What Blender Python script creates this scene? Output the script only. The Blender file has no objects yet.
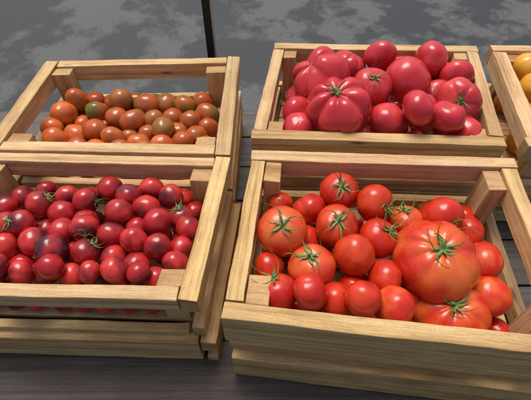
import bpy, bmesh, math, random
from mathutils import Vector, Matrix, noise
random.seed(7)
scene=bpy.context.scene
col=scene.collection
# ---------------------------------------------------------------- camera
P=math.radians(50); f=410.0; H=1.62
cP,sP=math.cos(P),math.sin(P)
eye=Vector((0,0,H))
cd=bpy.data.cameras.new("camera"); cam=bpy.data.objects.new("camera",cd); col.objects.link(cam)
cam.location=eye; cam.rotation_euler=(math.radians(40),0,0)
cd.sensor_fit='HORIZONTAL'; cd.sensor_width=36; cd.lens=36*f/531; cd.clip_start=.02; cd.clip_end=500
scene.camera=cam
# ---------------------------------------------------------------- light
w=bpy.data.worlds.new("World"); scene.world=w; w.use_nodes=True
nt=w.node_tree; bg=nt.nodes['Background']; sky=nt.nodes.new('ShaderNodeTexSky'); sky.sky_type='NISHITA'
SE,SR=math.radians(68),math.radians(-20)
sky.sun_disc=False; sky.sun_elevation=SE; sky.sun_rotation=SR; sky.air_density=1.0; sky.dust_density=6.0; sky.ozone_density=1.0
nt.links.new(sky.outputs[0],bg.inputs[0]); bg.inputs[1].default_value=.15
sd=bpy.data.lights.new("sun",'SUN'); sd.energy=2.1; sd.angle=math.radians(30); sd.color=(1,.96,.90)
so=bpy.data.objects.new("sun",sd); col.objects.link(so)
sdir=Vector((math.sin(SR)*math.cos(SE),math.cos(SR)*math.cos(SE),math.sin(SE)))
so.rotation_euler=sdir.to_track_quat('Z','Y').to_euler(); so.location=sdir*5
vs=scene.view_settings; vs.view_transform='Standard'; vs.look='None'; vs.exposure=0; vs.gamma=1

# ---------------------------------------------------------------- material helpers
def mat(name):
    m=bpy.data.materials.new(name); m.use_nodes=True
    return m,m.node_tree,m.node_tree.nodes['Principled BSDF']
def N(nt,t,**k):
    n=nt.nodes.new(t)
    for a,b in k.items():
        if a in n.inputs.keys(): n.inputs[a].default_value=b
        else: setattr(n,a,b)
    return n
def ramp(nt,stops):
    r=nt.nodes.new('ShaderNodeValToRGB'); e=r.color_ramp.elements
    while len(e)<len(stops): e.new(.5)
    for i,(p,c) in enumerate(stops):
        e[i].position=p; e[i].color=(c[0],c[1],c[2],1)
    return r
def mix(nt,a,b,fac,mode='MIX'):
    m=nt.nodes.new('ShaderNodeMix'); m.data_type='RGBA'; m.blend_type=mode
    for s,v in ((6,a),(7,b),(0,fac)):
        if hasattr(v,'is_linked'): nt.links.new(v,m.inputs[s])
        else: m.inputs[s].default_value=(v if s==0 else (v[0],v[1],v[2],1))
    return m.outputs[2]
def wood(name,c1,c2,c3,rough=.62,gray=.32,knot=True,bump=.5,grime=(.22,.13,.06)):
    m,nt,b=mat(name); L=nt.links.new
    uv=N(nt,'ShaderNodeUVMap'); uv.uv_map='UVMap'
    def mp(s):
        q=nt.nodes.new('ShaderNodeMapping'); q.inputs['Scale'].default_value=s; L(uv.outputs[0],q.inputs[0]); return q.outputs[0]
    n1=N(nt,'ShaderNodeTexNoise',Scale=1.0,Detail=7.0,Roughness=.62,Distortion=.25); L(mp((2.4,95,1)),n1.inputs['Vector'])
    n2=N(nt,'ShaderNodeTexNoise',Scale=1.0,Detail=4.0,Distortion=.4); L(mp((4,22,1)),n2.inputs['Vector'])
    n3=N(nt,'ShaderNodeTexNoise',Scale=1.0,Detail=8.0,Roughness=.75); L(mp((22,560,1)),n3.inputs['Vector'])
    n5=N(nt,'ShaderNodeTexNoise',Scale=1.0,Detail=5.0,Roughness=.7); L(mp((300,340,1)),n5.inputs['Vector'])
    r1=ramp(nt,[(.32,c3),(.44,c1),(.58,c2)]); L(n1.outputs[0],r1.inputs[0])
    r2=ramp(nt,[(.34,(.78,.67,.54)),(.54,(1.05,1.03,1.0))]); L(n2.outputs[0],r2.inputs[0])
    c=mix(nt,r1.outputs[0],r2.outputs[0],.8,'MULTIPLY')
    r3=ramp(nt,[(.36,(.48,.40,.32)),(.5,(1.04,1.04,1.04))]); L(n3.outputs[0],r3.inputs[0])
    c=mix(nt,c,r3.outputs[0],.65,'MULTIPLY')
    r5=ramp(nt,[(.35,(.80,.77,.73)),(.6,(1.06,1.06,1.06))]); L(n5.outputs[0],r5.inputs[0])
    c=mix(nt,c,r5.outputs[0],.75,'MULTIPLY')
    tc=N(nt,'ShaderNodeTexCoord'); n4=N(nt,'ShaderNodeTexNoise',Scale=11.0,Detail=8.0,Roughness=.72); L(tc.outputs['Object'],n4.inputs['Vector'])
    r4=ramp(nt,[(.46,(0,0,0)),(.72,(1,1,1))]); L(n4.outputs[0],r4.inputs[0])
    mm=N(nt,'ShaderNodeMath',operation='MULTIPLY'); L(r4.outputs[0],mm.inputs[0]); mm.inputs[1].default_value=gray
    c=mix(nt,c,grime,mm.outputs[0])
    if knot:
        v=N(nt,'ShaderNodeTexVoronoi',Scale=1.0); L(mp((8,34,1)),v.inputs['Vector'])
        rk=ramp(nt,[(.05,(1,1,1)),(.17,(0,0,0))]); L(v.outputs['Distance'],rk.inputs[0])
        sp=nt.nodes.new('ShaderNodeSeparateColor'); L(v.outputs['Color'],sp.inputs[0])
        g=N(nt,'ShaderNodeMath',operation='GREATER_THAN'); L(sp.outputs[0],g.inputs[0]); g.inputs[1].default_value=.80
        k=N(nt,'ShaderNodeMath',operation='MULTIPLY'); L(rk.outputs[0],k.inputs[0]); L(g.outputs[0],k.inputs[1])
        k2=N(nt,'ShaderNodeMath',operation='MULTIPLY'); L(k.outputs[0],k2.inputs[0]); k2.inputs[1].default_value=.85
        c=mix(nt,c,(.13,.055,.022),k2.outputs[0])
    at=N(nt,'ShaderNodeAttribute',attribute_name='tone')
    c=mix(nt,c,at.outputs['Color'],1.0,'MULTIPLY')
    L(c,b.inputs['Base Color']); b.inputs['Roughness'].default_value=rough
    ad=N(nt,'ShaderNodeMath',operation='ADD'); L(n1.outputs[0],ad.inputs[0]); L(n3.outputs[0],ad.inputs[1])
    ad2=N(nt,'ShaderNodeMath',operation='ADD'); L(ad.outputs[0],ad2.inputs[0]); L(n5.outputs[0],ad2.inputs[1])
    bp=N(nt,'ShaderNodeBump',Strength=bump,Distance=.003); L(ad2.outputs[0],bp.inputs['Height']); L(bp.outputs[0],b.inputs['Normal'])
    return m
M_wood=wood("pine_boards",(.66,.435,.20),(.76,.55,.29),(.43,.245,.095))
M_old=wood("weathered_pine_boards",(.60,.385,.17),(.71,.49,.25),(.35,.19,.075),gray=.42)
M_table=wood("dark_stained_planks",(.046,.034,.030),(.090,.067,.058),(.014,.011,.010),rough=.30,gray=.5,knot=False,bump=.35,grime=(.02,.016,.015))

def tomato_mat(name,cmain,cvar,cdark,shoulder=None,sh0=.55,sh1=.95,speck=.0,rough=.15,d0=.36,d1=.72,ns=1.0):
    m,nt,b=mat(name); L=nt.links.new
    oi=N(nt,'ShaderNodeObjectInfo')
    c=mix(nt,cmain,cvar,oi.outputs['Random'])
    tc=N(nt,'ShaderNodeTexCoord'); vm=N(nt,'ShaderNodeVectorMath',operation='ADD'); L(tc.outputs['Object'],vm.inputs[0])
    sc=N(nt,'ShaderNodeVectorMath',operation='SCALE'); L(oi.outputs['Location'],sc.inputs[0]); sc.inputs['Scale'].default_value=37.0; L(sc.outputs[0],vm.inputs[1])
    n=N(nt,'ShaderNodeTexNoise',Scale=ns,Detail=1.5); L(vm.outputs[0],n.inputs['Vector'])
    r=ramp(nt,[(d0,(0,0,0)),(d1,(1,1,1))]); L(n.outputs[0],r.inputs[0])
    c=mix(nt,c,cdark,r.outputs[0])
    n2=N(nt,'ShaderNodeTexNoise',Scale=24.0,Detail=3.0); L(vm.outputs[0],n2.inputs['Vector'])
    r2=ramp(nt,[(.35,(.88,.88,.88)),(.65,(1.06,1.06,1.06))]); L(n2.outputs[0],r2.inputs[0])
    c=mix(nt,c,r2.outputs[0],.7,'MULTIPLY')
    if shoulder:
        se=N(nt,'ShaderNodeSeparateXYZ'); L(tc.outputs['Object'],se.inputs[0])
        na=N(nt,'ShaderNodeMath',operation='MULTIPLY_ADD'); L(n.outputs[0],na.inputs[0]); na.inputs[1].default_value=.7; L(se.outputs[2],na.inputs[2])
        mr=N(nt,'ShaderNodeMapRange'); L(na.outputs[0],mr.inputs[0]); mr.inputs[1].default_value=sh0+.35; mr.inputs[2].default_value=sh1+.35
        c=mix(nt,c,shoulder,mr.outputs[0])
    if speck>0:
        v=N(nt,'ShaderNodeTexNoise',Scale=55.0,Detail=2.0); L(vm.outputs[0],v.inputs['Vector'])
        rs=ramp(nt,[(.6,(0,0,0)),(.72,(speck,)*3)]); L(v.outputs[0],rs.inputs[0])
        c=mix(nt,c,tuple(min(1,x*1.5+.08) for x in cmain),rs.outputs[0])
    L(c,b.inputs['Base Color'])
    rr=ramp(nt,[(.3,(rough*.75,)*3),(.7,(rough*1.7,)*3)]); L(n2.outputs[0],rr.inputs[0]); L(rr.outputs[0],b.inputs['Roughness'])
    b.inputs['IOR'].default_value=1.47
    bp=N(nt,'ShaderNodeBump',Strength=.06,Distance=.002); L(n2.outputs[0],bp.inputs['Height']); L(bp.outputs[0],b.inputs['Normal'])
    return m
M_red=tomato_mat("red_tomato_skin",(.58,.030,.010),(.66,.075,.014),(.44,.014,.008),(.66,.15,.02),.75,1.25)
M_orange=tomato_mat("orange_red_tomato_skin",(.66,.105,.020),(.68,.13,.025),(.56,.028,.012),(.68,.17,.035),.6,1.2,speck=.12,d0=.36,d1=.60,ns=1.3)
M_pink=tomato_mat("pink_tomato_skin",(.56,.030,.040),(.64,.058,.052),(.44,.018,.028),(.62,.08,.04),.75,1.2,speck=.10,rough=.13)
M_purple=tomato_mat("dark_red_cherry_skin",(.41,.015,.017),(.60,.040,.030),(.23,.010,.013),(.075,.009,.014),.28,1.0,speck=.15,d0=.44,d1=.76,rough=.12)
M_indigo=tomato_mat("near_black_cherry_skin",(.06,.010,.016),(.06,.010,.016),(.32,.016,.018),None,d0=.5,d1=.7,rough=.12)
M_brown=tomato_mat("brown_plum_skin",(.45,.080,.018),(.54,.12,.024),(.30,.085,.020),(.14,.13,.025),.35,1.05,speck=.18,rough=.10)
M_green=tomato_mat("olive_plum_skin",(.38,.115,.025),(.42,.12,.024),(.22,.115,.022),(.13,.14,.03),.15,.9,speck=.2,rough=.10)
M_amber=tomato_mat("amber_plum_skin",(.62,.13,.022),(.62,.16,.03),(.46,.08,.02),(.36,.17,.032),.5,1.2,speck=.18,rough=.10)
M_yellow=tomato_mat("yellow_tomato_skin",(.74,.34,.03),(.76,.40,.04),(.66,.24,.02),(.74,.28,.03),.6,1.2)
m,nt_,b_=mat("green_calyx"); M_cal=m
n_=N(nt_,'ShaderNodeTexNoise',Scale=6.0,Detail=3.0); tcx=N(nt_,'ShaderNodeTexCoord'); nt_.links.new(tcx.outputs['Object'],n_.inputs['Vector'])
r_=ramp(nt_,[(.35,(.06,.13,.025)),(.65,(.20,.32,.08))]); nt_.links.new(n_.outputs[0],r_.inputs[0]); nt_.links.new(r_.outputs[0],b_.inputs['Base Color']); b_.inputs['Roughness'].default_value=.6

# ---------------------------------------------------------------- mesh helpers
def finish(bm,name,material,bevel=0,smooth=False):
    me=bpy.data.meshes.new(name); bmesh.ops.recalc_face_normals(bm,faces=bm.faces); bm.to_mesh(me); bm.free()
    me.materials.append(material)
    if smooth: me.polygons.foreach_set('use_smooth',[True]*len(me.polygons))
    o=bpy.data.objects.new(name,me); col.objects.link(o)
    if bevel:
        b=o.modifiers.new("bevel",'BEVEL'); b.width=bevel; b.segments=2; b.limit_method='ANGLE'; b.angle_limit=math.radians(50)
    return o
bseed=[0]
def beam(bm,A,B,X,Y,jit=.0006,seg=18,tone=None):
    """wooden bar from A to B whose section is spanned by the vectors X and Y, grain along its length"""
    uvl=bm.loops.layers.uv.get('UVMap') or bm.loops.layers.uv.new('UVMap')
    tl=bm.loops.layers.float_color.get('tone') or bm.loops.layers.float_color.new('tone')
    bseed[0]+=1; s=bseed[0]; rs=random.Random(s*13)
    t=tone if tone else rs.uniform(.82,1.08); tn=(t,t*rs.uniform(.96,1.02),t*rs.uniform(.84,1.02),1)
    A,B,X,Y=map(Vector,(A,B,X,Y)); Ln=(B-A).length; D=(B-A)/Ln
    secs=[]; rj=random.Random(s*7+1)
    for i in range(seg+1):
        p=A.lerp(B,i/seg); q=[]
        for k,(a,b) in enumerate(((0,0),(1,0),(1,1),(0,1))):
            e=Vector([noise.noise(Vector((i*.2+s*3.1,k*7.7,h))) for h in (0,5,9)])*jit*3+Vector((rj.uniform(-1,1),rj.uniform(-1,1),rj.uniform(-1,1)))*jit*.6
            q.append(bm.verts.new(p+X*a+Y*b+e))
        secs.append(q)
    wx,wy=X.length,Y.length; per=[0,wx,wx+wy,2*wx+wy,2*wx+2*wy]; ou,ov=rs.uniform(0,50),rs.uniform(0,50)
    for i in range(seg):
        for k in range(4):
            k2=(k+1)%4
            fc=bm.faces.new((secs[i][k],secs[i][k2],secs[i+1][k2],secs[i+1][k]))
            for lp,(u,v) in zip(fc.loops,((i/seg*Ln,per[k]),(i/seg*Ln,per[k+1]),((i+1)/seg*Ln,per[k+1]),((i+1)/seg*Ln,per[k]))):
                lp[uvl].uv=(u+ou,v+ov); lp[tl]=tn
    for q in (secs[0][::-1],secs[-1]):
        fc=bm.faces.new(q)
        for lp,(u,v) in zip(fc.loops,((0,0),(.02,0),(.02,.3*wy),(0,.3*wy))):
            lp[uvl].uv=(u+ou,v+ov); lp[tl]=(tn[0]*.75,tn[1]*.68,tn[2]*.6,1)
def empty(name,loc):
    o=bpy.data.objects.new(name,None); o.empty_display_size=.05; o.location=loc; col.objects.link(o); return o
def parent(c,p):
    bpy.context.view_layer.update(); c.parent=p; c.matrix_parent_inverse=p.matrix_world.inverted()

# ---------------------------------------------------------------- crates
def crate(label,C,z1,h,material,front_over=True,rail=.042,frail=None,low=.035,flow=None,finset=.002,thk=.027,side_thk=None,post=(.036,.032)):
    """C: outer rim corners back-left, back-right, front-right, front-left"""
    bl,br,fr,fl=[Vector((x,y,0)) for x,y in C]; z0=z1-h
    e=empty("wooden_crate",((bl+br+fr+fl)/4)+Vector((0,0,z0))); e["label"]=label; e["category"]="crate"; e["group"]="wooden crates on the market table"
    ctr=(bl+br+fr+fl)/4; sth=side_thk or thk
    def inw(a,b):
        d=(b-a).normalized(); n=Vector((-d.y,d.x,0)); return n if n.dot(ctr-a)>0 else -n
    def panel(a,b,full,name,rl,th,oth,lw=low,ins=.002):
        d=(b-a).normalized(); n=inw(a,b)
        if not full: a=a+d*(oth+.0015); b=b-d*(oth+.0015)
        else:
            a=a-d*random.uniform(0,.004); b=b+d*random.uniform(0,.004)
        bm=bmesh.new()
        dz=Vector((0,0,random.uniform(-.0015,.0015)))
        beam(bm,a+Vector((0,0,z1-rl))+dz,b+Vector((0,0,z1-rl)),n*th,Vector((0,0,rl)))
        beam(bm,a+n*ins+Vector((0,0,z0)),b+n*ins+Vector((0,0,z0)),n*(th*.7),Vector((0,0,lw)))
        o=finish(bm,name,material,.0015); parent(o,e)
    ff=front_over
    panel(bl,br,ff,"end_panel",rail,thk,sth); panel(fl,fr,ff,"end_panel",frail or rail,thk,sth,flow or low,finset)
    panel(bl,fl,not ff,"side_panel",rail,sth,thk); panel(br,fr,not ff,"side_panel",rail,sth,thk)
    for c,a,b in ((bl,br,fl),(br,bl,fr),(fr,fl,br),(fl,fr,bl)):
        da=(a-c).normalized(); db=(b-c).normalized()
        p=c+da*(sth+.002)+db*(thk+.002)
        k=random.uniform(.85,1.15)
        bm=bmesh.new(); beam(bm,p+Vector((0,0,z0+.012)),p+Vector((0,0,z1-.003-random.uniform(0,.006))),da*post[0]*k,db*post[1],seg=4)
        o=finish(bm,"corner_post",material,.0015); parent(o,e)
    bm=bmesh.new(); n=6
    for i in range(n):
        t0=(i+.04)/n; t1=(i+.96)/n
        L0=bl.lerp(fl,.08+.84*t0); L1=bl.lerp(fl,.08+.84*t1); R0=br.lerp(fr,.08+.84*t0)
        a=L0.lerp(R0,.058); b2=L0.lerp(R0,.942)
        beam(bm,a+Vector((0,0,z0+.001)),b2+Vector((0,0,z0+.001)),(L1-L0),Vector((0,0,.010)))
    o=finish(bm,"crate_floor",material,.0012); parent(o,e)
    return e
TT=.81
hR=.15; hL=.14; lR=.10; lL=.09
zR=1.06; zL=1.04
cTR=[(.025,1.009),(.548,.993),(.484,.612),(-.0295,.636)]
cBR=[(-.0248,.5995),(.481,.577),(.449,.189),(-.0624,.2486)]
cTL=[(-.565,.955),(-.067,.974),(-.072,.608),(-.587,.625)]
cBL=[(-.585,.615),(-.071,.597),(-.1045,.285),(-.618,.300)]
cRR=[(.588,.998),(1.10,.98),(1.04,.59),(.532,.61)]
crate("pale pine crate heaped with large pink tomatoes",cTR,zR,hR-.001,M_wood)
crate("pale pine crate full of red and orange tomatoes with green stems",cBR,zR,hR-.001,M_wood,frail=.084,flow=.022,finset=.016,post=(.034,.05))
crate("pine crate of small brown and olive tomatoes",cTL,zL,hL-.001,M_wood,front_over=False,side_thk=.032,post=(.045,.03))
crate("pine crate packed with dark red cherry tomatoes",cBL,zL,hL-.001,M_wood,front_over=False,side_thk=.030,thk=.024,frail=.036,flow=.011,finset=.002)
crate("pine crate holding yellow tomatoes beside the pink ones",cRR,zR,hR-.001,M_wood,side_thk=.034)
lab="weathered pine crate standing on the table under a full crate"
crate(lab,cTR,zR-hR,lR-.002,M_old)
crate(lab,[(-.020,.592),(.485,.570),(.462,.184),(-.0575,.244)],zR-hR,lR-.002,M_old,frail=.074,low=.018,thk=.028)
crate(lab,cTL,zL-hL,lL-.002,M_old,front_over=False)
crate(lab,[(-.575,.604),(-.056,.592),(-.088,.272),(-.605,.287)],zL-hL,lL-.002,M_old,front_over=False,thk=.030,frail=.062,low=.020)
crate(lab,cRR,zR-hR,lR-.002,M_old)

# ---------------------------------------------------------------- table
te=empty("market_table",(.1,.5,0)); te["label"]="dark stained plank table carrying the stacked crates"; te["category"]="table"
bm=bmesh.new(); y=-.05; i=0
while y<.98:
    wd=.118
    beam(bm,(-1.3,y,TT-.032-(.0007 if i%2 else 0)),(1.6,y,TT-.032-(.0007 if i%2 else 0)),(0,wd,0),(0,0,.031),seg=24,jit=.0004,tone=random.uniform(.8,1.25)); y+=wd+.004; i+=1
o=finish(bm,"table_top",M_table,.002); parent(o,te)
for x,yy in ((-1.25,0),(1.48,0),(-1.25,.9),(1.48,.9)):
    bm=bmesh.new(); beam(bm,(x,yy,0),(x,yy,TT-.034),(.07,0,0),(0,.07,0)); o=finish(bm,"leg",M_table,.002); parent(o,te)

# ---------------------------------------------------------------- ground
bm=bmesh.new(); bmesh.ops.create_grid(bm,x_segments=40,y_segments=40,size=60)
m,nt,b=mat("damp_asphalt"); L=nt.links.new
tc=N(nt,'ShaderNodeTexCoord')
mpg=nt.nodes.new('ShaderNodeMapping'); mpg.inputs['Location'].default_value=(5.3,.4,0); mpg.inputs['Rotation'].default_value=(0,0,.3); mpg.inputs['Scale'].default_value=(1.2,1,1); L(tc.outputs['Object'],mpg.inputs[0])
def nz(s,d=6.0,r=.6,dist=0.0,src=None):
    n=N(nt,'ShaderNodeTexNoise',Scale=s,Detail=d,Roughness=r,Distortion=dist); L(src or tc.outputs['Object'],n.inputs['Vector']); return n.outputs[0]
big=ramp(nt,[(.475,(0,0,0)),(.545,(1,1,1))]); L(nz(1.3,9.0,.68,.1,mpg.outputs[0]),big.inputs[0])
sp=ramp(nt,[(.40,(.22,.22,.22)),(.55,(1,1,1))]); L(nz(60,9.0,.85,.1,mpg.outputs[0]),sp.inputs[0])
mk=N(nt,'ShaderNodeMath',operation='MULTIPLY'); L(big.outputs[0],mk.inputs[0]); L(sp.outputs[0],mk.inputs[1])
fine=ramp(nt,[(.3,(.65,.65,.65)),(.7,(1.35,1.35,1.35))]); L(nz(280,4.0,.7),fine.inputs[0])
c=mix(nt,(.025,.028,.030),(.115,.120,.118),mk.outputs[0]); c=mix(nt,c,fine.outputs[0],1.0,'MULTIPLY')
L(c,b.inputs['Base Color'])
rg=ramp(nt,[(0,(.50,)*3),(1,(.8,)*3)]); L(mk.outputs[0],rg.inputs[0]); L(rg.outputs[0],b.inputs['Roughness']); b.inputs['Specular IOR Level'].default_value=.30
bp=N(nt,'ShaderNodeBump',Strength=.4,Distance=.003); L(nz(280,4.0,.7),bp.inputs['Height']); L(bp.outputs[0],b.inputs['Normal'])
g=finish(bm,"ground",m); g["kind"]="structure"

# ---------------------------------------------------------------- post behind the table
mm_,ntm,bm_=mat("dark_painted_metal"); bm_.inputs['Base Color'].default_value=(.012,.013,.015,1); bm_.inputs['Metallic'].default_value=.2; bm_.inputs['Roughness'].default_value=.4
nn=N(ntm,'ShaderNodeTexNoise',Scale=30.0,Detail=4.0); tq=N(ntm,'ShaderNodeTexCoord'); ntm.links.new(tq.outputs['Object'],nn.inputs['Vector'])
rq=ramp(ntm,[(.3,(.3,)*3),(.7,(.55,)*3)]); ntm.links.new(nn.outputs[0],rq.inputs[0]); ntm.links.new(rq.outputs[0],bm_.inputs['Roughness'])
def tube(name,x0,x1,y0,y1,z0,z1,mt,bv=.003):
    bm=bmesh.new(); bmesh.ops.create_cube(bm,size=1)
    for v in bm.verts: v.co=Vector((x0 if v.co.x<0 else x1,y0 if v.co.y<0 else y1,z0 if v.co.z<0 else z1))
    return finish(bm,name,mt,bv)
pe=empty("metal_post",(-.180,1.26,0)); pe["label"]="thin dark metal post standing behind the table"; pe["category"]="post"
for o in (tube("post_shaft",-.193,-.169,1.245,1.275,.008,2.3,mm_),tube("base_plate",-.24,-.13,1.20,1.32,0,.008,mm_,.002)): parent(o,pe)
ml,_,bl_=mat("bare_aluminium_edge"); bl_.inputs['Base Color'].default_value=(.5,.5,.5,1); bl_.inputs['Metallic'].default_value=.6; bl_.inputs['Roughness'].default_value=.4
o=tube("edge_trim",-.1688,-.163,1.247,1.27,.008,2.3,ml,.001); parent(o,pe)

# ---------------------------------------------------------------- tomatoes
def tomato_mesh(name,lobes,amp,flat,dimple,seed,mt,seg=72,rings=40,lump=.02):
    bm=bmesh.new(); rs=random.Random(seed); ph=rs.uniform(0,6); wob=rs.uniform(.35,.8); rows=[]
    for i in range(rings+1):
        th=math.pi*i/rings; row=[]
        for j in range(seg):
            p=2*math.pi*j/seg
            pp=p+wob*math.sin(p+ph)/max(1,lobes)*2
            fl=abs(math.cos(lobes*pp/2)) if lobes else 1
            fl=fl**.55
            am=0
            if lobes: am=amp*(1+.9*noise.noise(Vector((math.cos(p)*1.6,math.sin(p)*1.6,seed))))
            wgt=math.sin(th)**.7*(.45+.55*max(0,math.cos(th*.5)))*(1+.7*math.exp(-((th-.6)/.4)**2))
            r=1-am*(1-fl)*wgt
            rad=r*math.sin(th); z=r*math.cos(th)*flat
            z-=dimple*math.exp(-(th/.38)**2); z+=dimple*.35*math.exp(-((math.pi-th)/.3)**2)
            v=Vector((rad*math.cos(p),rad*math.sin(p),z))
            v*=1+lump*noise.noise(v*1.4+Vector((seed*3.3,0,0)))
            if i in(0,rings): v.x=v.y=0
            row.append(v)
        rows.append(row)
    top=bm.verts.new(rows[0][0]); bot=bm.verts.new(rows[-1][0])
    R=[[bm.verts.new(v) for v in row] for row in rows[1:-1]]
    for j in range(seg):
        k=(j+1)%seg
        bm.faces.new((top,R[0][j],R[0][k])); bm.faces.new((bot,R[-1][k],R[-1][j]))
        for i in range(len(R)-1): bm.faces.new((R[i][j],R[i+1][j],R[i+1][k],R[i][k]))
    bmesh.ops.smooth_vert(bm,verts=bm.verts,factor=.5,use_axis_x=True,use_axis_y=True,use_axis_z=True)
    bmesh.ops.recalc_face_normals(bm,faces=bm.faces)
    me=bpy.data.meshes.new(name); bm.to_mesh(me); bm.free(); me.materials.append(mt)
    me.polygons.foreach_set('use_smooth',[True]*len(me.polygons)); return me
def calyx_mesh(n,length,width,seed,flat,dimple,stem=.3,curl=.35):
    bm=bmesh.new(); rs=random.Random(seed)
    base=flat-dimple+.03
    for s in range(n):
        a=2*math.pi*s/n+rs.uniform(-.35,.35); ln=length*rs.uniform(.6,1.2); cu=curl*rs.uniform(.1,2.2); tw=rs.uniform(-1.5,1.5)
        K=11; prev=None
        for k in range(K+1):
            t=k/K; d=.03+t*ln; aa=a+tw*t*t*.6+.12*math.sin(t*6+s*2)
            zs=flat*math.sqrt(max(0,1-min(.98,d)**2))-dimple*math.exp(-(math.asin(min(.98,d))/.38)**2)
            z=max(zs+.035,base)+cu*t**3*.5+.04*math.sin(t*8+s)*t
            wd=width*(.35+1.0*math.sin(min(1,t*1.25+.12)*math.pi)**.8*(1-t*.6))*(1-t**3)+.006
            c=Vector((math.cos(aa)*d,math.sin(aa)*d,z)); sd_=Vector((-math.sin(aa),math.cos(aa),0))
            up=Vector((0,0,1))
            q=[bm.verts.new(c-sd_*wd+up*.022),bm.verts.new(c+up*.03),bm.verts.new(c+sd_*wd+up*.022),bm.verts.new(c+sd_*wd*.6-up*.012),bm.verts.new(c-sd_*wd*.6-up*.012)]
            if prev:
                for i in range(5): bm.faces.new((prev[i],prev[(i+1)%5],q[(i+1)%5],q[i]))
            else: bm.faces.new(q[::-1])
            prev=q
        bm.faces.new(prev)
    prev=None; bx,by=rs.uniform(-.8,.8),rs.uniform(-.8,.8)
    for k in range(6):
        t=k/5; c=Vector((bx*stem*t*t,by*stem*t*t,base+stem*t)); r=.045*(1.15-.35*t)+(.012 if k==5 else 0)+(.04 if k==0 else 0)
        q=[bm.verts.new(c+Vector((math.cos(u)*r,math.sin(u)*r,0))) for u in [i*math.pi/4 for i in range(8)]]
        if prev:
            for i in range(8): bm.faces.new((prev[i],prev[(i+1)%8],q[(i+1)%8],q[i]))
        prev=q
    bm.faces.new(prev)
    bmesh.ops.recalc_face_normals(bm,faces=bm.faces)
    me=bpy.data.meshes.new("calyx"); bm.to_mesh(me); bm.free(); me.materials.append(M_cal)
    me.polygons.foreach_set('use_smooth',[True]*len(me.polygons)); return me

class Kind:
    def __init__(s,mt,variants,cal,label,group,label_c=None,free=False):
        s.meshes=[(tomato_mesh("tomato",v[0],v[1],v[2],v[3],i*7+v[0]*3+11,mt,lump=v[4] if len(v)>4 else .02),v) for i,v in enumerate(variants)]
        s.cal=[calyx_mesh(cal[0]+(i%2),cal[1],cal[2],i*5+3,s.meshes[i%len(s.meshes)][1][2],s.meshes[i%len(s.meshes)][1][3],cal[3],cal[4]) for i in range(len(s.meshes)*2)]
        s.label=label; s.group=group; s.label_c=label_c or label; s.free=free
    def put(s,p,r,axis=None,var=None,stemmed=True):
        i=var if var is not None else random.randrange(len(s.meshes))
        o=bpy.data.objects.new("tomato",s.meshes[i][0]); col.objects.link(o)
        if axis is not None: ax=Vector(axis)
        elif s.free: ax=Vector((random.gauss(0,1),random.gauss(0,1),random.gauss(0,1)))
        else: ax=Vector((random.uniform(-1,1),random.uniform(-.3,1.0),random.uniform(-1,.25)))
        q=ax.normalized().to_track_quat('Z','Y'); spin=Matrix.Rotation(random.uniform(0,6.28),4,'Z')
        sc=Matrix.Diagonal((r*random.uniform(.96,1.04),r*random.uniform(.96,1.04),r*random.uniform(.96,1.03),1))
        o.matrix_world=Matrix.Translation(p)@q.to_matrix().to_4x4()@spin@sc
        st=axis is not None and stemmed
        o["label"]=s.label_c if st else s.label; o["category"]="tomato"; o["group"]=s.group
        if st:
            c=bpy.data.objects.new("calyx",s.cal[i+len(s.meshes)*random.randrange(2)]); col.objects.link(c); c.parent=o
        return o
g1="red tomatoes in the crate"; g2="dark cherry tomatoes in the crate"; g3="brown plum tomatoes in the crate"; g4="pink tomatoes in the crate"; g5="yellow tomatoes in the crate"
RV=[(0,0,.93,.10,.05),(5,.025,.90,.12,.06),(6,.05,.88,.13,.06)]
K_red=Kind(M_red,RV,(6,.95,.042,.38,1.0),"smooth glossy red tomato in the pile",g1,"glossy red tomato with a green star stem")
K_or=Kind(M_orange,RV,(6,.90,.042,.38,.8),"orange-red tomato lying in the crate",g1,"orange-red tomato with a spidery green stem")
K_beef=Kind(M_orange,[(9,.075,.76,.14,.07),(8,.13,.72,.15,.07)],(7,.5,.030,.16,.6),"large ribbed orange-red beefsteak tomato",g1,"large ribbed orange-red beefsteak tomato with green stem")
K_pk=Kind(M_pink,[(0,0,.84,.10,.08),(5,.07,.82,.13,.09),(7,.08,.78,.13,.09),(4,.06,.85,.11,.10)],(5,.6,.03,.2,.5),"smooth pinkish red tomato in the heap",g4,"pinkish red tomato with a small green stem",free=True)
K_pb=Kind(M_pink,[(7,.20,.82,.2,.14),(5,.22,.84,.2,.14)],(5,.30,.025,.14,.4),"large deeply ribbed pink tomato in the heap",g4,"large ribbed pink tomato with a small green stem")
CV=[(0,0,.95,.06,.05),(0,0,.91,.07,.05),(4,.02,.93,.07,.06)]
K_ch=Kind(M_purple,CV,(5,.8,.05,.28,.6),"dark red cherry tomato with purplish skin",g2,"dark red cherry tomato with a green stem",free=True)
K_in=Kind(M_indigo,CV,(5,.75,.075,.28,.5),"near-black purple cherry tomato",g2)
PV=[(0,0,1.20,.05,.05),(0,0,1.28,.05,.05),(0,0,1.14,.05,.05)]
K_br=Kind(M_brown,PV,(5,.6,.07,.2,.4),"small brownish plum tomato",g3)
K_gr=Kind(M_green,PV,(5,.6,.07,.2,.4),"small olive green and brown plum tomato",g3)
K_am=Kind(M_amber,PV,(5,.6,.07,.2,.4),"small amber orange plum tomato",g3)
K_ye=Kind(M_yellow,RV,(5,.6,.07,.2,.4),"smooth yellow-orange tomato in the crate",g5)

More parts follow.
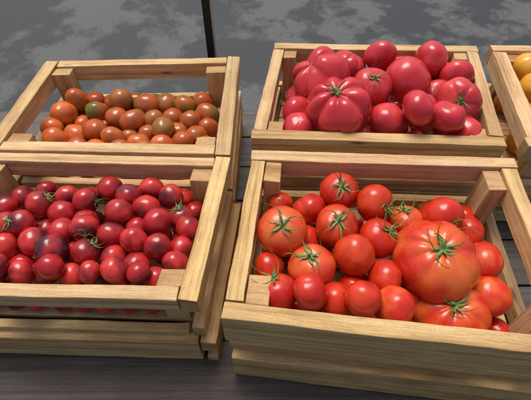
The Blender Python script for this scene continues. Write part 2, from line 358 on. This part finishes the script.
def ray(px,py):
    a=(px-265.5)/f; b=(py-200)/f
    return Vector((a,cP-b*sP,-sP-b*cP))
def inside(C,p,m):
    out=Vector((0,0,0))
    for i in range(4):
        a=Vector(C[i]); b=Vector(C[(i+1)%4]); d=(b-a).normalized(); n=Vector((d.y,-d.x)); k=n.dot(Vector((p.x,p.y))-a)
        if k<m: out+=Vector((n.x,n.y,0))*(m-k)
    return out
def layout(L,base,C,z0,z1,fill_r,fill_n,zmax,wall=.97,frow=False):
    pts=[]
    for (px,py,r,cx,cy,dz,kd) in L:
        d=ray(px,py); t=(base-dz*.01)/(-d.z)
        ax=None
        if cx:
            ox=(cx-px)/r; oy=-(cy-py)/r; l=math.hypot(ox,oy)
            if l>.8: ox*=.8/l; oy*=.8/l
            tcam=(-d).normalized(); rt=Vector((0,0,1)).cross(tcam).normalized(); up=tcam.cross(rt)
            ax=rt*ox+up*oy+tcam*math.sqrt(1-ox*ox-oy*oy)
        p=eye+d*t
        heavy=kd[0] in 'bq'
        rr=r*t/f
        pts.append([p,p.copy(),rr,ax,kd,t,.1 if heavy else 1,rr*.86 if heavy else rr])
    # let the fruit settle against each other and the crate boards
    for it in range(320):
        for i in range(len(pts)):
            for j in range(i):
                A,B=pts[i],pts[j]; dv=A[0]-B[0]; dist=dv.length
                o=(A[7]+B[7])*.95-dist
                if o>0:
                    s=min(o,.01)*.16; up=Vector((0,-.5,.8))*(1 if A[5]<B[5] else -1)
                    mv=(up*.75+dv/max(dist,1e-5)*.45)*s
                    wA=B[2]/(A[2]+B[2]); A[0]+=mv*wA*2*A[6]; B[0]-=mv*(1-wA)*2*B[6]
        for q in pts:
            q[0]+=(q[1]-q[0])*.02
            m=.030+q[2]*(.97 if q[0].z<z1+.3*q[2] else wall)
            if q[6]<1: m=.028+q[2]*.9
            q[0]+=inside(C,q[0],m)*.6
            if q[0].z<z0+.012+q[2]: q[0].z=z0+.012+q[2]
    out=[(q[0],q[2],q[3],q[4]) for q in pts]
    vis=[(q[0],q[7]) for q in pts]; xs=[c[0] for c in C]; ys=[c[1] for c in C]; low=[]
    rs=random.Random(5); tries=0; floor=z0+.012
    if frow:
        fl,fr=Vector(C[3]),Vector(C[2]); n=11
        for i in range(n):
            for lv in (0,1):
                t=(i+.9+.5*lv+rs.uniform(-.1,.1))/(n+1.2); p2=fl.lerp(fr,t); r=.0205*rs.uniform(.93,1.05)
                p=Vector((p2.x,p2.y+.025+r+.001+.008*lv,floor+r+lv*.034))
                if all((p-a).length>(r+b)*.85 for a,b in vis): low.append((p,r))
    while tries<12000 and len(low)<fill_n:
        tries+=1; r=fill_r*rs.uniform(.88,1.12)
        x=rs.uniform(min(xs),max(xs)); y=rs.uniform(min(ys),max(ys))
        if inside(C,Vector((x,y,0)),.031+r).length>0: continue
        for zz in (floor+r*3.6,floor+r*3.0,floor+r*2.4,floor+r):
            p=Vector((x,y,zz))
            if zz+r>zmax: continue
            if all((p-a).length>(r+b)*.88 for a,b in vis) and all((p-a).length>(r+b)*.90 for a,b in low):
                low.append((p,r)); break
    return out,low
R_,O_='r','o'
BR=[(283,234,25,283,228,1,O_),(313,270,25,308,258,1.5,O_),(340,192,20,342,186,1,R_),(338,228,22,339,222,1,R_),(373,203,19,390,205,.5,R_),(378,239,21,389,226,.5,R_),(356,256,21,0,0,.5,R_),(310,209,18,0,0,-1,R_),(384,287,20,0,0,0.5,R_),(437,262,43,438,242,1,'b0'),(450,319,35,447,305,-4,'b1'),(441,217,20,456,226,-.5,R_),(278,292,20,268,270,0,R_),(310,310,19,0,0,0,R_),(340,301,19,0,0,0,R_),(386,318,21,0,0,-1.5,O_),(354,322,18,0,0,-1.5,R_),(489,299,21,0,0,-2,O_),(481,262,21,0,0,-3.5,O_),(356,285,17,0,0,-1.5,R_),(305,240,16,0,0,-2,R_),(407,222,18,400,208,-2,O_),(266,263,16,0,0,-2,R_),(416,303,15,0,0,-3,R_),(332,318,16,0,0,-3,R_),(280,205,14,0,0,-3.5,R_),(466,232,17,0,0,-3.5,R_)]
BL=[(108,190,14,0,0,.2),(84,203,14,97,210,.5),(40,204,14,50,200,0),(62,214,13,0,0,0),(24,227,14,14,216,.3),(33,242,15,0,0,.5),(51,254,17,0,0,1.5),(9,247,14,0,0,.3),(1,268,14,0,0,0),(62,233,14,0,0,.5),(80,221,13,0,0,0),(89,230,14,86,238,.8),(84,253,14,100,246,.8),(121,214,14,0,0,.8),(109,232,14,0,0,.5),(143,209,14,0,0,.2),(157,222,15,0,0,.8),(171,197,13,0,0,-.3),(181,219,14,180,206,.3),(177,243,14,0,0,0),(161,247,14,0,0,0),(138,243,14,0,0,.6),(133,268,15,0,0,1),(112,260,14,0,0,.4),(120,284,14,0,0,0),(95,275,14,0,0,.2),(72,273,14,0,0,.2),(54,281,13,0,0,0),(33,270,14,0,0,.2),(17,264,13,0,0,-.3),(155,277,14,0,0,-.2),(174,262,13,0,0,-.6),(190,233,13,0,0,-.5),(130,196,13,0,0,-.5),(150,190,13,0,0,-1),(7,222,13,0,0,0),(8,207,12,0,0,-.5),(20,287,13,0,0,-.6),(92,294,12,0,0,-1.2),(140,294,12,0,0,-1.2),(3,291,12,0,0,-.8),(20,198,12,0,0,-1),(68,197,12,0,0,-1),(138,226,12,0,0,-1),(70,250,12,0,0,-1),(44,228,12,0,0,-1),(170,285,11,0,0,-1.5)]
BL=[q+('i' if (q[0],q[1]) in ((51,254),) else 'c',) for q in BL]
TL=[(67,118,12,'a',.5),(95,100,10,'n',0),(125,103,11,'g',.5),(148,106,11,'n',.3),(96,113,11,'n',.3),(117,118,11,'n',.8),(135,125,11,'n',.6),(153,121,11,'g',.6),(95,131,12,'n',1),(75,135,11,'a',.3),(58,141,12,'a',1),(115,141,11,'n',.6),(139,144,11,'a',.5),(169,117,11,'n',.3),(188,122,11,'n',.6),(205,114,11,'n',.2),(167,132,11,'g',.5),(196,136,11,'n',0),(181,142,11,'n',.4),(165,146,11,'a',.3),(128,134,10,'g',-.5),(80,149,11,'n',0),(100,149,11,'a',0),(185,106,10,'g',0),(148,134,10,'n',0),(205,128,10,'n',0),(82,104,10,'n',0),(166,104,10,'g',0),(178,129,10,'n',-.3),(110,99,10,'n',-.3),(121,151,11,'n',0),(150,152,11,'n',0),(80,121,10,'a',-.5),(203,102,10,'n',-.3),(52,127,10,'a',-.3),(137,98,10,'g',-.4),(205,146,10,'n',-.4),(152,97,10,'n',-.5),(62,106,9,'n',-.5)]
TL=[(a,b,c,0,0,e,d) for a,b,c,d,e in TL]
TR=[(349,53,18,0,0,-.5,'p'),(321,77,31,303,60,.5,'q1!'),(338,111,34,333,88,1.0,'q0'),(410,84,25,0,0,1.0,'p0'),(453,66,20,0,0,-1.5,'p1'),(460,106,23,463,106,.5,'p'),(373,89,20,376,78,.3,'p'),(399,61,18,0,0,-1.5,'p0'),(428,68,17,0,0,-1.5,'p'),(415,130,18,0,0,0,'p0'),(390,119,19,0,0,0,'p1'),(425,108,18,0,0,.0,'p0'),(377,64,16,0,0,-1.5,'p'),(298,112,16,0,0,-3,'p0'),(298,131,16,0,0,-2,'p1'),(364,130,18,0,0,-2,'p'),(441,128,18,0,0,-1,'p3'),(441,88,16,445,82,-1,'p'),(473,127,17,0,0,-1.5,'p0'),(475,85,16,0,0,-2,'p')]
RR=[(524,66,15,0,0,0,'y'),(533,88,15,0,0,0,'y'),(548,62,16,0,0,0,'y'),(545,112,16,0,0,0,'y'),(562,90,17,0,0,0,'y'),(580,80,18,0,0,-1,'y'),(600,110,18,0,0,-1,'y')]
KK={'r':K_red,'o':K_or,'b':K_beef,'c':K_ch,'i':K_in,'n':K_br,'g':K_gr,'a':K_am,'p':K_pk,'q':K_pb,'y':K_ye}
for L_,base,C,z1,z0,fr_,fn,zmax,fk,wall,frow in ((BR,.59,cBR,zR,zR-hR,.031,34,zR-.055,'r',.97,False),(BL,.605,cBL,zL,zL-hL,.022,62,zL-.03,'c',.97,True),(TL,.664,cTL,zL,zL-hL,.019,36,zL-.08,'n',.97,False),(TR,.562,cTR,zR,zR-hR,.032,28,zR-.045,'p',.9,False),(RR,.59,cRR,zR,zR-hR,.032,14,zR-.06,'y',.97,False)):
    out,low=layout(L_,base,C,z0,z1,fr_,fn,zmax,wall,frow)
    for p,r,ax,kd in out:
        var=int(kd[1]) if len(kd)>1 else None
        KK[kd[0]].put(p,r,ax,var,not kd.endswith('!'))
    for p,r in low: KK[fk].put(p,r)
